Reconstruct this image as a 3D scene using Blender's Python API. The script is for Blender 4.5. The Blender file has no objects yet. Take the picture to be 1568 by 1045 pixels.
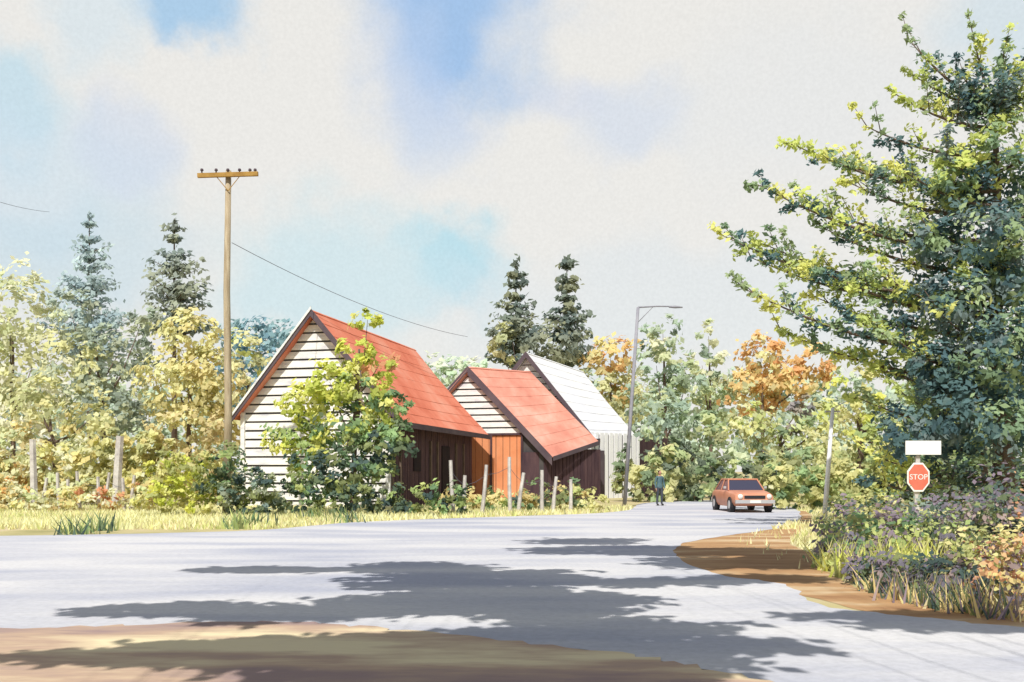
import bpy, math, random, bmesh
import numpy as np
from mathutils import Vector
random.seed(7); rng=np.random.default_rng(7)
F=1524.0; CX=784.0; HY=722.0; EYE=1.7
SUN=Vector((-.13,-.585,.80)).normalized()
scene=bpy.context.scene
def W(px,py,d): return Vector(((px-CX)/F*d, d, EYE+(HY-py)/F*d))
def G(px,py,z=0.0):
    d=EYE*F/(py-HY); return Vector(((px-CX)/F*d,d,z))
def lin(c):
    o=[]
    for v in c:
        v/=255.0
        o.append(v/12.92 if v<=0.04045 else ((v+0.055)/1.055)**2.4)
    return o
def alb(c,k=1.5): return tuple(min(0.85,v/k) for v in lin(c))
# ------------------------------------------------------------ materials
def newmat(name):
    m=bpy.data.materials.new(name); m.use_nodes=True
    nt=m.node_tree; b=nt.nodes['Principled BSDF']
    b.inputs['Specular IOR Level'].default_value=0.15
    return m,nt,b
def noise_mat(name,cols,scale=1.0,detail=6,rough=0.9,bump=0.0,stretch=(1,1,1),contrast=(0.3,0.7),spec=0.15):
    m,nt,b=newmat(name); N=nt.nodes; L=nt.links
    tc=N.new('ShaderNodeTexCoord'); mp=N.new('ShaderNodeMapping'); mp.inputs['Scale'].default_value=stretch
    L.new(tc.outputs['Object'],mp.inputs['Vector'])
    n=N.new('ShaderNodeTexNoise'); n.inputs['Scale'].default_value=scale; n.inputs['Detail'].default_value=detail; n.inputs['Roughness'].default_value=0.6
    L.new(mp.outputs[0],n.inputs['Vector'])
    r=N.new('ShaderNodeValToRGB'); e=r.color_ramp.elements
    k=len(cols)
    while len(e)<k: e.new(0.5)
    for i,c in enumerate(cols):
        e[i].position=contrast[0]+(contrast[1]-contrast[0])*i/max(1,k-1); e[i].color=(*c,1)
    L.new(n.outputs[0],r.inputs[0]); L.new(r.outputs[0],b.inputs['Base Color'])
    b.inputs['Roughness'].default_value=rough; b.inputs['Specular IOR Level'].default_value=spec
    if bump:
        n2=N.new('ShaderNodeTexNoise'); n2.inputs['Scale'].default_value=scale*6; n2.inputs['Detail'].default_value=4
        L.new(mp.outputs[0],n2.inputs['Vector'])
        bp=N.new('ShaderNodeBump'); bp.inputs['Strength'].default_value=bump; bp.inputs['Distance'].default_value=0.05
        L.new(n2.outputs[0],bp.inputs['Height']); L.new(bp.outputs[0],b.inputs['Normal'])
    return m
def leaf_mat(name,trans=0.35):
    m=bpy.data.materials.new(name); m.use_nodes=True; nt=m.node_tree; N=nt.nodes; L=nt.links
    for n in list(N): N.remove(n)
    o=N.new('ShaderNodeOutputMaterial'); a=N.new('ShaderNodeAttribute'); a.attribute_name='Col'
    d=N.new('ShaderNodeBsdfDiffuse'); t=N.new('ShaderNodeBsdfTranslucent'); mx=N.new('ShaderNodeMixShader'); mx.inputs[0].default_value=trans
    L.new(a.outputs['Color'],d.inputs[0]); L.new(a.outputs['Color'],t.inputs[0]); L.new(d.outputs[0],mx.inputs[1]); L.new(t.outputs[0],mx.inputs[2]); L.new(mx.outputs[0],o.inputs[0])
    return m
M_leaf=leaf_mat('leaf_foliage',0.45)
M_grass=leaf_mat('grass_blades',0.4)
M_bark=noise_mat('bark',[alb((105,90,85)),alb((150,130,115))],scale=3,stretch=(4,4,1),bump=0.4)
M_polew=noise_mat('weathered_pole',[alb((170,150,120)),alb((220,205,175))],scale=2,stretch=(6,6,.6),bump=0.3)
M_arm=noise_mat('crossarm_wood',[alb((170,130,70)),alb((215,175,100))],scale=2,bump=0.2)
M_siding=noise_mat('white_clapboard',[(0.52,0.52,0.56),(0.80,0.78,0.73)],scale=1.2,stretch=(1,1,4),contrast=(.3,.55),bump=0.15)
M_wboard=noise_mat('whitewashed_boards',[(0.74,0.74,0.78),(0.85,0.85,0.84)],scale=1.2,stretch=(4,4,.5),bump=0.15)
M_gap=noise_mat('clapboard_shadow_gap',[(0.06,0.055,0.06),(0.1,0.09,0.085)],scale=2)
M_dark=noise_mat('dark_boards',[(0.05,0.03,0.04),(0.11,0.065,0.07)],scale=1.0,stretch=(3,3,.6),bump=0.3)
M_fascia=noise_mat('dark_fascia',[(0.08,0.06,0.075),(0.13,0.10,0.11)],scale=1)
M_red=noise_mat('rusted_red_roof',[(0.56,0.15,0.085),(0.68,0.225,0.14),(0.72,0.34,0.24)],scale=.35,contrast=(.3,.7),bump=0.3,rough=.9)
M_pink=noise_mat('faded_red_roof',[(0.5,0.19,0.14),(0.63,0.28,0.21),(0.68,0.42,0.34)],scale=.5,contrast=(.3,.7),bump=0.3,rough=.9)
M_white=noise_mat('white_metal_roof',[(0.74,0.75,0.80),(0.84,0.84,0.83)],scale=.4,bump=0.1,rough=.6)
M_orange=noise_mat('orange_painted_boards',[(0.66,0.23,0.10),(0.76,0.33,0.17)],scale=.8,bump=0.15)
M_post=noise_mat('weathered_white_post',[alb((190,182,180)),alb((240,236,228),1.3)],scale=3,bump=0.2)
M_metal=noise_mat('galvanised_metal',[(0.22,0.22,0.26),(0.32,0.32,0.35)],scale=4)
M_wire=noise_mat('wire',[(0.1,0.1,0.13),(0.14,0.14,0.16)],scale=4)
# ------------------------------------------------------------ mesh helpers
def link(o,parent=None):
    scene.collection.objects.link(o)
    if parent is not None: o.parent=parent
    return o
def empty(name,loc=(0,0,0)):
    e=bpy.data.objects.new(name,None); e.location=loc; e.empty_display_size=0.5
    return link(e)
def mk(name,verts,faces,mats,parent=None,mi=None,smooth=False,loc=None):
    off=Vector(parent.location) if parent is not None else Vector((0,0,0))
    if loc is not None: off=Vector(loc)
    me=bpy.data.meshes.new(name); me.from_pydata([tuple(Vector(v)-off) for v in verts],[],faces)
    for m in (mats if isinstance(mats,(list,tuple)) else [mats]): me.materials.append(m)
    if mi is not None: me.polygons.foreach_set('material_index',mi)
    if smooth: me.polygons.foreach_set('use_smooth',[True]*len(me.polygons))
    me.update(); o=bpy.data.objects.new(name,me)
    if parent is None and loc is not None: o.location=loc
    return link(o,parent)
class MB:
    def __init__(s): s.v=[]; s.f=[]; s.m=[]
    def add(s,v,f,m=0):
        k=len(s.v); s.v+= [tuple(x) for x in v]; s.f+=[tuple(i+k for i in q) for q in f]; s.m+=[m]*len(f)
    def box8(s,p,m=0):
        s.add(p,[(0,1,2,3),(7,6,5,4),(0,4,5,1),(1,5,6,2),(2,6,7,3),(3,7,4,0)],m)
    def box(s,c,sx,sy,sz,rz=0,m=0,rx=0):
        P=[]
        for z in(-1,1):
            for x,y in((-1,-1),(1,-1),(1,1),(-1,1)):
                v=Vector((x*sx/2,y*sy/2,z*sz/2))
                if rx: v=Vector((v.x*math.cos(rx)+v.z*math.sin(rx),v.y,-v.x*math.sin(rx)+v.z*math.cos(rx)))
                v=Vector((v.x*math.cos(rz)-v.y*math.sin(rz),v.x*math.sin(rz)+v.y*math.cos(rz),v.z))
                P.append(Vector(c)+v)
        s.box8(P,m)
    def tube(s,pts,rad,seg=8,m=0):
        pts=[Vector(p) for p in pts]; k=len(s.v); n=len(pts)
        for i,p in enumerate(pts):
            d=(pts[min(i+1,n-1)]-pts[max(i-1,0)]).normalized()
            u=d.cross(Vector((0,1,0.01))); 
            if u.length<0.05: u=d.cross(Vector((1,0,0)))
            u.normalize(); w=d.cross(u)
            r=rad[i] if isinstance(rad,(list,tuple)) else rad
            for j in range(seg):
                a=2*math.pi*j/seg; s.v.append(tuple(p+u*math.cos(a)*r+w*math.sin(a)*r))
        for i in range(n-1):
            for j in range(seg):
                j2=(j+1)%seg; s.f.append((k+i*seg+j,k+i*seg+j2,k+(i+1)*seg+j2,k+(i+1)*seg+j)); s.m.append(m)
        s.f.append(tuple(k+j for j in range(seg))[::-1]); s.m.append(m)
        s.f.append(tuple(k+(n-1)*seg+j for j in range(seg))); s.m.append(m)
    def make(s,name,mats,parent=None,smooth=False,loc=None): return mk(name,s.v,s.f,mats,parent,s.m,smooth,loc)
def boards(mb,poly,axis,spacing,gap,th,m=0,jit=0.0):
    P=[Vector(p) for p in poly]
    U=Vector((P[1].x-P[0].x,P[1].y-P[0].y,0)).normalized(); V=Vector((0,0,1)); Nn=U.cross(V)
    O=Vector((P[0].x,P[0].y,0)); q=[((p-O).dot(U),p.z) for p in P]
    if axis=='v': q=[(b,a) for a,b in q]
    lo=min(b for a,b in q); hi=max(b for a,b in q)
    def rngat(t):
        xs=[]
        for i in range(len(q)):
            (a0,b0),(a1,b1)=q[i],q[(i+1)%len(q)]
            if (b0-t)*(b1-t)<=0 and abs(b1-b0)>1e-9: xs.append(a0+(a1-a0)*(t-b0)/(b1-b0))
        return (min(xs),max(xs)) if xs else (0,0)
    t=lo
    while t<hi-0.03:
        t1=min(t+(spacing-gap)*random.uniform(1-jit*3,1),hi-0.002); a0,a1=rngat(t+1e-4); c0,c1=rngat(t1)
        j=random.uniform(0,jit)
        def pt(a,tt,o):
            return (O+U*a+V*tt+Nn*o) if axis=='h' else (O+U*tt+V*a+Nn*o)
        o0=th+j; o1=th*0.5+j if axis=='h' else th+j
        mb.box8([pt(a0,t,0.01),pt(a1,t,0.01),pt(c1,t1,0.01),pt(c0,t1,0.01),pt(a0,t,o0),pt(a1,t,o0),pt(c1,t1,o1),pt(c0,t1,o1)],m)
        t+=spacing
# ------------------------------------------------------------ foliage
def nrm(a): return a/np.maximum(1e-6,np.linalg.norm(a,axis=1,keepdims=True))
class Leaves:
    def __init__(s): s.c=[];s.n=[];s.s=[];s.col=[];s.asp=[]
    def add(s,c,n,size,col,asp=0.6):
        s.c.append(c);s.n.append(n);s.s.append(size);s.col.append(col);s.asp.append(np.full(len(c),asp))
    def clump(s,c,r,n,size,col,out=(0,0,0),asp=0.6,up=0.4,jit=0.08):
        p=rng.normal(0,0.5,(n,3)); p=p*np.array(r)+np.array(c)
        nn=nrm(rng.normal(0,.38,(n,3))+np.array(out)*.7+np.array([-.1,-.45,up]))
        cc=np.array(col)[None,:]*(1+rng.normal(0,jit,(n,1)))
        s.add(p,nn,size*rng.uniform(.55,1.35,n),np.clip(cc,0.005,.8),asp)
    def lobe(s,c,r,pal,ncl,nl,size,clr=0.3,asp=.6):
        r=np.array(r)
        for i in range(ncl):
            u=rng.normal(0,1,3); u/=np.linalg.norm(u); rho=rng.uniform(.35,1.0)**.6
            cc=np.array(c)+u*r*rho
            col=pal[rng.integers(len(pal))]
            k=clr*rng.uniform(.7,1.4)
            s.clump(cc,np.array([k,k,k*.75])*r.mean(),nl,size,np.array(col)*rng.uniform(.85,1.15),out=u,asp=asp)
    def make(s,name,parent,mat=None):
        c=np.concatenate(s.c);n=np.concatenate(s.n);sz=np.concatenate(s.s)[:,None];col=np.concatenate(s.col);asp=np.concatenate(s.asp)[:,None]
        keep=c[:,2]>0.03; c,n,sz,col,asp=c[keep],n[keep],sz[keep],col[keep],asp[keep]
        N=len(c); t=nrm(np.cross(n,rng.normal(0,1,(N,3)))); b=np.cross(n,t)
        off=np.array(parent.location) if parent is not None else np.zeros(3)
        c=c-off
        v=np.empty((N,4,3)); v[:,0]=c-t*sz; v[:,1]=c-b*sz*asp+n*sz*.12; v[:,2]=c+t*sz; v[:,3]=c+b*sz*asp+n*sz*.12
        me=bpy.data.meshes.new(name); me.vertices.add(N*4); me.vertices.foreach_set('co',v.reshape(-1))
        me.loops.add(N*4); me.loops.foreach_set('vertex_index',np.arange(N*4,dtype=np.int32))
        me.polygons.add(N); me.polygons.foreach_set('loop_start',np.arange(0,N*4,4,dtype=np.int32)); me.polygons.foreach_set('loop_total',np.full(N,4,dtype=np.int32))
        me.update(calc_edges=True)
        a=me.color_attributes.new('Col','FLOAT_COLOR','CORNER'); cc=np.ones((N*4,4)); cc[:,:3]=np.repeat(col,4,axis=0); a.data.foreach_set('color',cc.reshape(-1))
        me.materials.append(mat or M_leaf); o=bpy.data.objects.new(name,me); return link(o,parent)
LK=.78
def soft(c,k=.14):
    g=sum(c)/3; return tuple(v*(1-k)+ (g*.6+190*.4)*k for v in c)
def pal(*cs,k=None): return [np.array(alb(soft(c),k or LK)) for c in cs]
HAZE=np.array(alb((198,203,180),.8))
def haze_tint(P,d):  # aerial haze painted into the leaf colours, stronger with distance
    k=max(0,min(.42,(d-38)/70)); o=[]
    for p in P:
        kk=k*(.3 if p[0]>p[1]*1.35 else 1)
        o.append(p*(1-kk)+HAZE*kk*(.35+.65*min(1,float(p.sum())/1.3)))
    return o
P_olive=pal((200,197,128),(180,178,112),(155,160,100),(212,206,140))
P_gold=pal((222,205,130),(212,194,118),(196,182,108),(228,214,150))
P_pale=pal((222,220,168),(208,213,160),(190,198,145),(230,224,175))
P_grey=pal((130,148,132),(155,165,142),(112,132,125),(170,178,142))
P_blue=pal((145,165,172),(168,185,188),(150,168,168),k=.75)
P_conG=pal((130,140,132),(112,126,122),(150,158,140),k=.75)  # fir greens already paled with painted haze
P_conD=pal((112,124,112),(95,110,105),(135,140,112),k=.8)
P_ochre=pal((210,190,125),(198,176,115),(182,164,106),(218,200,138))
P_orange=pal((238,168,100),(240,185,118),(225,158,95),(228,192,118),(215,180,112))
P_yg=pal((214,214,98),(196,204,88),(226,218,122),(172,182,80))
P_green=pal((130,160,105),(152,172,105),(105,135,95),(172,182,110))
P_teal=pal((135,168,150),(155,178,155),(115,148,135),(172,190,158))
P_dkgreen=pal((82,102,85),(102,118,85),(68,88,85),(125,135,85))
P_purple=pal((135,120,135),(150,132,130),(115,110,125))
P_rust=pal((208,148,108),(218,165,120),(192,140,108))
def trunk(mb,base,top,r0,r1=None,limbs=(),lr=1.0):
    base=Vector(base);top=Vector(top); r1=r1 or r0*.35
    pts=[];rad=[]
    for i in range(7):
        t=i/6; p=base.lerp(top,t)+Vector((random.uniform(-1,1),random.uniform(-1,1),0))*r0*.5*(t>0); pts.append(p); rad.append(r0*(1-t)+r1*t+(r0*.4 if i==0 else 0))
    mb.tube(pts,rad,8)
    for l in limbs:
        l=Vector(l); t=random.uniform(.35,.8); s=base.lerp(top,t); mid=s.lerp(l,.5)+Vector((0,0,-.1*(l-s).length))
        mb.tube([s,mid,l],[r0*.45*lr,r0*.28*lr,r0*.08*lr],6)
def broadleaf(name,px,d,lobes,size=None,dens=1.0,tr=0.2):
    base=Vector(((px-CX)/F*d,d,0)); e=empty(name,base); L=Leaves(); ends=[]; size=size or 0.0034*d
    for lb in lobes:
        dd=lb[5] if len(lb)>5 else 0
        c=W(lb[0],lb[1],d+dd); s=(d+dd)/F; rx=lb[2]*s; rz=lb[3]*s
        area=rx*rz*3.14; n=max(6,int(dens*area/(size*size)*.095))
        L.lobe(c,(rx,(rx+rz)/2*.9,rz),haze_tint(lb[4],d),n,18,size,clr=.24)
        ends.append(c)
    mb=MB(); top=max(ends,key=lambda v:v.z); trunk(mb,base,(base.x*.6+top.x*.4,base.y*.5+top.y*.5,top.z*.85),tr,limbs=ends)
    mb.make('trunk',M_bark,e,True); L.make('crown',e); return e
def conifer(name,px,d,top,bot,hw,P,size=None,levels=13,up=.35):
    base=Vector(((px-CX)/F*d,d,0)); e=empty(name,base); T=W(px,top,d); zb=W(px,bot,d).z; R=hw*d/F; size=size or .0032*d
    mb=MB(); mb.tube([base,base.lerp(T,.5),T],[.28,.16,.03],7); L=Leaves()
    for i in range(levels):
        t=(i+rng.uniform(-.3,.3))/levels; z=zb+(T.z-zb)*t; rr=R*(1-t)**.75*rng.uniform(.6,1.1)+.12
        k=max(4,int(7*(1-t)+3))
        a0=rng.uniform(0,6.3)
        for j in range(k):
            a=a0+6.283*j/k+rng.uniform(-.3,.3); l=rr*rng.uniform(.6,1.15); col=P[rng.integers(len(P))]
            s=Vector((T.x,T.y,z)); tip=s+Vector((math.cos(a)*l,math.sin(a)*l,up*l))
            mb.tube([s,s.lerp(tip,.5)-Vector((0,0,.05*l)),tip],[.05,.035,.01],4)
            for q in np.linspace(.15,1,max(3,int(l/.4))):
                c=s.lerp(tip,q); w=.22+.28*min(l,1.5)*(.5+.5*q)
                L.clump(c,(w,w,w*.55),9,size,col*rng.uniform(.85,1.15),out=(math.cos(a)*.5,math.sin(a)*.5,0.2))
    L.clump(T-Vector((0,0,.5)),(.25,.25,.8),30,size,P[0])
    mb.make('trunk',M_bark,e,True); L.make('needles',e); return e

# ================================================================= GROUND
gm=noise_mat('meadow_ground',[alb((182,175,120),1.5),alb((215,202,148),1.5),alb((230,212,175),1.5)],scale=.35,contrast=(.35,.65),bump=.3)
mk('ground',[(-1500,-200,0),(1500,-200,0),(1500,3000,0),(-1500,3000,0)],[(0,1,2,3)],gm)
def smooth_poly(pts,z,n=8,jit=0.04):
    P=[G(*p,z) for p in pts]; out=[]
    for i in range(len(P)):
        p0,p1,p2,p3=P[i-1],P[i],P[(i+1)%len(P)],P[(i+2)%len(P)]
        for k in range(n):
            t=k/n; q=.5*((2*p1)+(p2-p0)*t+(2*p0-5*p1+4*p2-p3)*t*t+(3*p1-p0-3*p2+p3)*t**3)
            q.z=z; q.x+=random.uniform(-jit,jit); q.y+=random.uniform(-jit,jit); out.append(q)
    return out
rm,nt,b=newmat('worn_pale_asphalt'); N=nt.nodes; L_=nt.links
tc=N.new('ShaderNodeTexCoord'); mp=N.new('ShaderNodeMapping'); mp.inputs['Scale'].default_value=(.3,1.0,1); L_.new(tc.outputs['Object'],mp.inputs[0])
n1=N.new('ShaderNodeTexNoise'); n1.inputs['Scale'].default_value=.55; n1.inputs['Detail'].default_value=5; L_.new(mp.outputs[0],n1.inputs[0])
r1=N.new('ShaderNodeValToRGB'); e=r1.color_ramp.elements; e[0].position=.36; e[0].color=(.39,.405,.475,1); e[1].position=.6; e[1].color=(.58,.575,.585,1)
n2=N.new('ShaderNodeTexNoise'); n2.inputs['Scale'].default_value=9; n2.inputs['Detail'].default_value=9; n2.inputs['Roughness'].default_value=.7; L_.new(tc.outputs['Object'],n2.inputs[0])
mx=N.new('ShaderNodeMix'); mx.data_type='RGBA'; mx.blend_type='MULTIPLY'; mx.inputs[0].default_value=.4
r2=N.new('ShaderNodeValToRGB'); r2.color_ramp.elements[0].position=.3; r2.color_ramp.elements[0].color=(.6,.6,.6,1); r2.color_ramp.elements[1].position=.6; r2.color_ramp.elements[1].color=(1,1,1,1)
L_.new(n1.outputs[0],r1.inputs[0]); L_.new(r1.outputs[0],mx.inputs[6]); L_.new(n2.outputs[0],r2.inputs[0]); L_.new(r2.outputs[0],mx.inputs[7])
L_.new(mx.outputs[2],b.inputs['Base Color']); b.inputs['Roughness'].default_value=.95
bp=N.new('ShaderNodeBump'); bp.inputs['Strength'].default_value=.3; bp.inputs['Distance'].default_value=.01; L_.new(n2.outputs[0],bp.inputs['Height']); L_.new(bp.outputs[0],b.inputs['Normal'])
road=[(-900,826),(-300,823),(0,821),(200,818),(400,812),(550,800),(760,792),(900,787),(965,781),(985,771),(1060,767),(1130,767),(1205,776),(1226,789),(1205,806),(1120,820),(1050,832),(1035,852),(1090,878),(1200,896),(1260,928),(1430,948),(1568,962),(1900,985),(2400,1010),(2400,1300),(1500,1120),(1200,1056),(960,1006),(640,972),(400,956),(100,964),(-300,974),(-900,980)]
def flat(name,P,mat):
    me=bpy.data.meshes.new(name); me.from_pydata([tuple(p) for p in P],[],[tuple(range(len(P)))]); me.materials.append(mat); return link(bpy.data.objects.new(name,me))
rp=smooth_poly(road,0.008,8,.06); flat('road',rp,rm)
dm=noise_mat('dirt_shoulder',[alb((188,162,158),1.7),alb((220,190,165),1.6),alb((245,228,188),1.35)],scale=.7,contrast=(.38,.60),bump=.6,stretch=(.3,1,1))  # sandy dirt; the cream stop also paints in sunlit streaks
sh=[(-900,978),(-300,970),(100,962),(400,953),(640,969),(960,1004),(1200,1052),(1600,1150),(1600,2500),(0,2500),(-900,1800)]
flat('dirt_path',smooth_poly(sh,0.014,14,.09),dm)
em=noise_mat('bare_soil_edge',[alb((185,140,100),1.6),alb((215,172,125),1.6),alb((240,222,185),1.4)],scale=.8,contrast=(.35,.68),bump=.5,stretch=(.4,1,1))
ep=smooth_poly([(1228,783),(1244,800),(1222,816),(1212,834),(1248,850),(1262,872),(1310,900),(1430,922),(1568,936),(1750,948),(1750,1000),(1430,958),(1200,908),(1010,880),(990,845),(1120,812)],0.004,8,.06); flat('dirt_verge',ep,em)
# ================================================================= BARN
Lh=Vector((.239,.971,0)); Rh=Vector((.971,-.239,0)); O=Vector((-8.9,45,0)); Z=Vector((0,0,1))
e=empty('barn',O); hw=3.55; RZ=8.95
gL=O-Rh*hw; gR=O+Rh*hw
poly=[gL,gR,gR+Z*4.55,O+Z*(RZ-.3),gL+Z*4.55]
mb=MB(); mb.add(poly,[(0,1,2,3,4)],1)
boards(mb,poly,'h',.40,.08,.05,0,.015)
back=[p+Lh*13 for p in poly]; mb.add(back,[(0,1,2,3,4)],2)
mb.add([gR,gR+Lh*13,gR+Lh*13+Z*4.55,gR+Z*4.55],[(0,1,2,3)],2)
mb.add([gL,gL+Lh*13,gL+Lh*13+Z*4.55,gL+Z*4.55],[(0,1,2,3)],2)
boards(mb,[gR,gR+Lh*13,gR+Lh*13+Z*4.5,gR+Z*4.5],'v',.32,.03,.05,2,.02)
mb.make('walls',[M_siding,M_gap,M_dark],e)
mb=MB()
R0=O-Lh*.45+Z*RZ; R1=O+Lh*13.5+Z*(RZ-.12)
er0=O-Lh*.45+Rh*4.35+Z*3.85; er1=O+Lh*13.6+Rh*4.5+Z*3.75
el0=O-Lh*.45-Rh*4.0+Z*4.15; el1=O+Lh*13.5-Rh*4.0+Z*4.15
def sagslope(mb,a0,a1,b0,b1,t,m,nu=10,nv=6,sag=.12):
    n=(a1-a0).cross(b0-a0).normalized()
    if n.z<0:n=-n
    g=[[None]*(nv+1) for _ in range(nu+1)]
    for i in range(nu+1):
        for j in range(nv+1):
            u=i/nu;w=j/nv; p=a0.lerp(a1,u).lerp(b0.lerp(b1,u),w); p=p-n*sag*math.sin(math.pi*u)*math.sin(math.pi*w*.9)-n*sag*.8*math.sin(math.pi*w)-n*random.uniform(0,.02)
            g[i][j]=p
    vs=[g[i][j] for i in range(nu+1) for j in range(nv+1)]; k=len(vs); vs+= [p-n*t for p in vs]
    fs=[]; id=lambda i,j:i*(nv+1)+j
    for i in range(nu):
        for j in range(nv):
            fs.append((id(i,j),id(i+1,j),id(i+1,j+1),id(i,j+1))); fs.append(tuple(k+x for x in (id(i,j+1),id(i+1,j+1),id(i+1,j),id(i,j))))
    for i in range(nu):
        for j in (0,nv): fs.append((id(i,j),id(i+1,j),k+id(i+1,j),k+id(i,j)))
    for j in range(nv):
        for i in (0,nu): fs.append((id(i,j),id(i,j+1),k+id(i,j+1),k+id(i,j)))
    mb.add(vs,fs,m)
    for j in range(1,9):   # laps between roofing courses
        w=j/9; a=a0.lerp(b0,w); b=a1.lerp(b1,w); pts=[]
        for i in range(9):
            u=i/8; pts.append(a.lerp(b,u)-n*sag*math.sin(math.pi*u)*math.sin(math.pi*w*.9)-n*sag*.8*math.sin(math.pi*w)-n*.008)
        mb.tube(pts,.02,4,m)
sagslope(mb,R0,R1,er0,er1,.12,0); sagslope(mb,R0,R1,el0,el1,.12,0)
mb.make('roof',[M_red],e)
mb=MB()
def rake(mb,a,b,w,t,out,m=0):
    a=Vector(a);b=Vector(b);out=Vector(out)
    mb.box8([a+Z*.03,b+Z*.03,b-Z*w,a-Z*w,a+Z*.03+out*t,b+Z*.03+out*t,b-Z*w+out*t,a-Z*w+out*t],m)
rake(mb,R0+Z*.02,el0,.32,.06,-Lh); rake(mb,R0+Z*.02,er0,.32,.06,-Lh)
rake(mb,R0+Z*.1+Rh*.05-Lh*.07,el0-Lh*.07,.11,.04,-Lh,1)
rake(mb,er0,er1,.22,.05,Rh)
mb.make('fascia',[M_fascia,M_siding],e)
mb=MB()
mb.box(gL+Z*2.2-Lh*.08,.2,.12,4.4,math.atan2(Rh.y,Rh.x)); mb.box(gR+Z*2.2-Lh*.08,.2,.12,4.4,math.atan2(Rh.y,Rh.x))
mb.make('corner_trim',[M_siding],e)
mb=MB(); mb.box(gR+Rh*.09+Lh*8+Z*1.5,1.3,.06,3,math.atan2(Lh.y,Lh.x)); mb.box(gR+Rh*.09+Lh*3.5+Z*2.2,1.0,.06,1.0,math.atan2(Lh.y,Lh.x))
mb.make('openings',[noise_mat('dark_opening',[(.02,.015,.02),(.03,.02,.02)])],e)
mb=MB()
for t in (.1,1.2,5.5,6.6,9.8,11.2): mb.box(gR+Rh*.1+Lh*t+Z*1.6,.13,.1,3.2,math.atan2(Lh.y,Lh.x))
mb.make('posts',[M_bark],e)
# ---- SHED with faded red roof
pk=W(722,562,58.5); rE=W(851,700,57.2); rF=W(917,676,60.3); rk=W(812,569,61.6)
g=Vector((pk.x,pk.y,0)); e=empty('farm_shed',g)
dirR=Vector((rE.x-pk.x,rE.y-pk.y,0)).normalized()
hwid=4.35; A=g-dirR*hwid; B=g+dirR*hwid; slope=(pk.z-rE.z)/(rE-pk).xy.length
zc=pk.z-.25-slope*hwid
back=Vector((rk.x-pk.x,rk.y-pk.y,0)); bn=back.normalized()
mb=MB(); poly=[A,B,B+Z*zc,g+Z*(pk.z-.3),A+Z*zc]
mb.add(poly,[(0,1,2,3,4)],1)
zl=3.9; xr=(pk.z-.3-zl)/slope
boards(mb,[g-dirR*xr+Z*zl,g+dirR*xr+Z*zl,g+Z*(pk.z-.35)],'h',.38,.08,.05,0,.015)
boards(mb,[A,g+dirR*3.0,g+dirR*3.0+Z*(zl-.12),A+Z*(zl-.12)],'v',.42,.02,.06,2,.015)
mb.box(g+dirR*0.2+Z*(zl-.04)+Vector((0,-.1,0)),xr*2-.2,.12,.12,math.atan2(dirR.y,dirR.x),3)
mb.add([B,B+back,B+back+Z*zc,B+Z*zc],[(0,1,2,3)],3)
mb.add([A,A+back,A+back+Z*zc,A+Z*zc],[(0,1,2,3)],3)
boards(mb,[B,B+back,B+back+Z*zc,B+Z*zc],'v',.3,.04,.05,3,.02)
mb.make('walls',[M_siding,M_gap,M_orange,M_dark],e)
mb=MB(); f0=pk-bn*.3; lE=Vector((2*pk.x-rE.x,2*pk.y-rE.y,rE.z)); 
sagslope(mb,f0,rk,rE-bn*.3,rF,.12,0,sag=.06); sagslope(mb,f0,rk,lE-bn*.3,lE+back,.12,0,sag=.06)
mb.make('roof',[M_pink],e)
mb=MB(); o=-Vector((0,1,0)); rake(mb,f0,rE-bn*.3,.5,.06,o); rake(mb,f0,lE-bn*.3,.3,.06,o); rake(mb,rE-bn*.2,rF,.22,.05,dirR)
mb.make('fascia',[M_fascia],e)
mb=MB()
for t in (-.9,1.2,3.05): mb.box(g+dirR*t+Z*1.9-Vector((0,.12,0)),.12,.08,3.8,0)
mb.box(g+dirR*3.6+Z*1.4-Vector((0,.1,0)),.95,.05,2.8,0)
mb.make('posts',[M_dark],e)
# ---- SHED with white roof
pk=W(808,540,62.5); rE=W(914,673,61.6); g=Vector((pk.x,pk.y,0)); back=Vector((4.3,11.8,0)); bn=back.normalized(); rk=pk+back
e=empty('farm_shed',g)
dirR=Vector((rE.x-pk.x,rE.y-pk.y,0)).normalized(); hwid=3.9; A=g-dirR*hwid; B=g+dirR*hwid; slope=(pk.z-rE.z)/(rE-pk).xy.length; zc=pk.z-.25-slope*hwid
mb=MB(); poly=[A,B,B+Z*zc,g+Z*(pk.z-.3),A+Z*zc]; mb.add(poly,[(0,1,2,3,4)],1); boards(mb,poly,'h',.40,.06,.05,0,.01)
b2=g+Vector((7.25,2.3,0)); 
mb.add([A,A+back,A+back+Z*zc,A+Z*zc],[(0,1,2,3)],2)
mb.add([B,b2,b2+Z*zc,B+Z*zc],[(0,1,2,3)],1)
boards(mb,[B,b2,b2+Z*(zc+.1),B+Z*(zc+.1)],'v',.44,.10,.06,3,.05)
c2=b2+Vector((3.0,6,0)); mb.add([b2,c2,c2+Z*zc,b2+Z*zc],[(0,1,2,3)],2)
mb.make('walls',[M_siding,M_gap,M_dark,M_wboard],e)
mb=MB(); lE=Vector((2*pk.x-rE.x,2*pk.y-rE.y,rE.z)); f0=pk-bn*.4; rF=W(977,671,73)
sagslope(mb,f0,rk,rE-bn*.4,rF,.12,0,sag=.05); sagslope(mb,f0,rk,lE-bn*.4,lE+back,.12,0,sag=.05)
mb.make('roof',[M_white],e)
mb=MB(); rake(mb,f0,rE-bn*.4,.36,.06,o); rake(mb,f0,lE-bn*.4,.36,.06,o); rake(mb,rE-bn*.4,rF,.2,.05,dirR)
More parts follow.
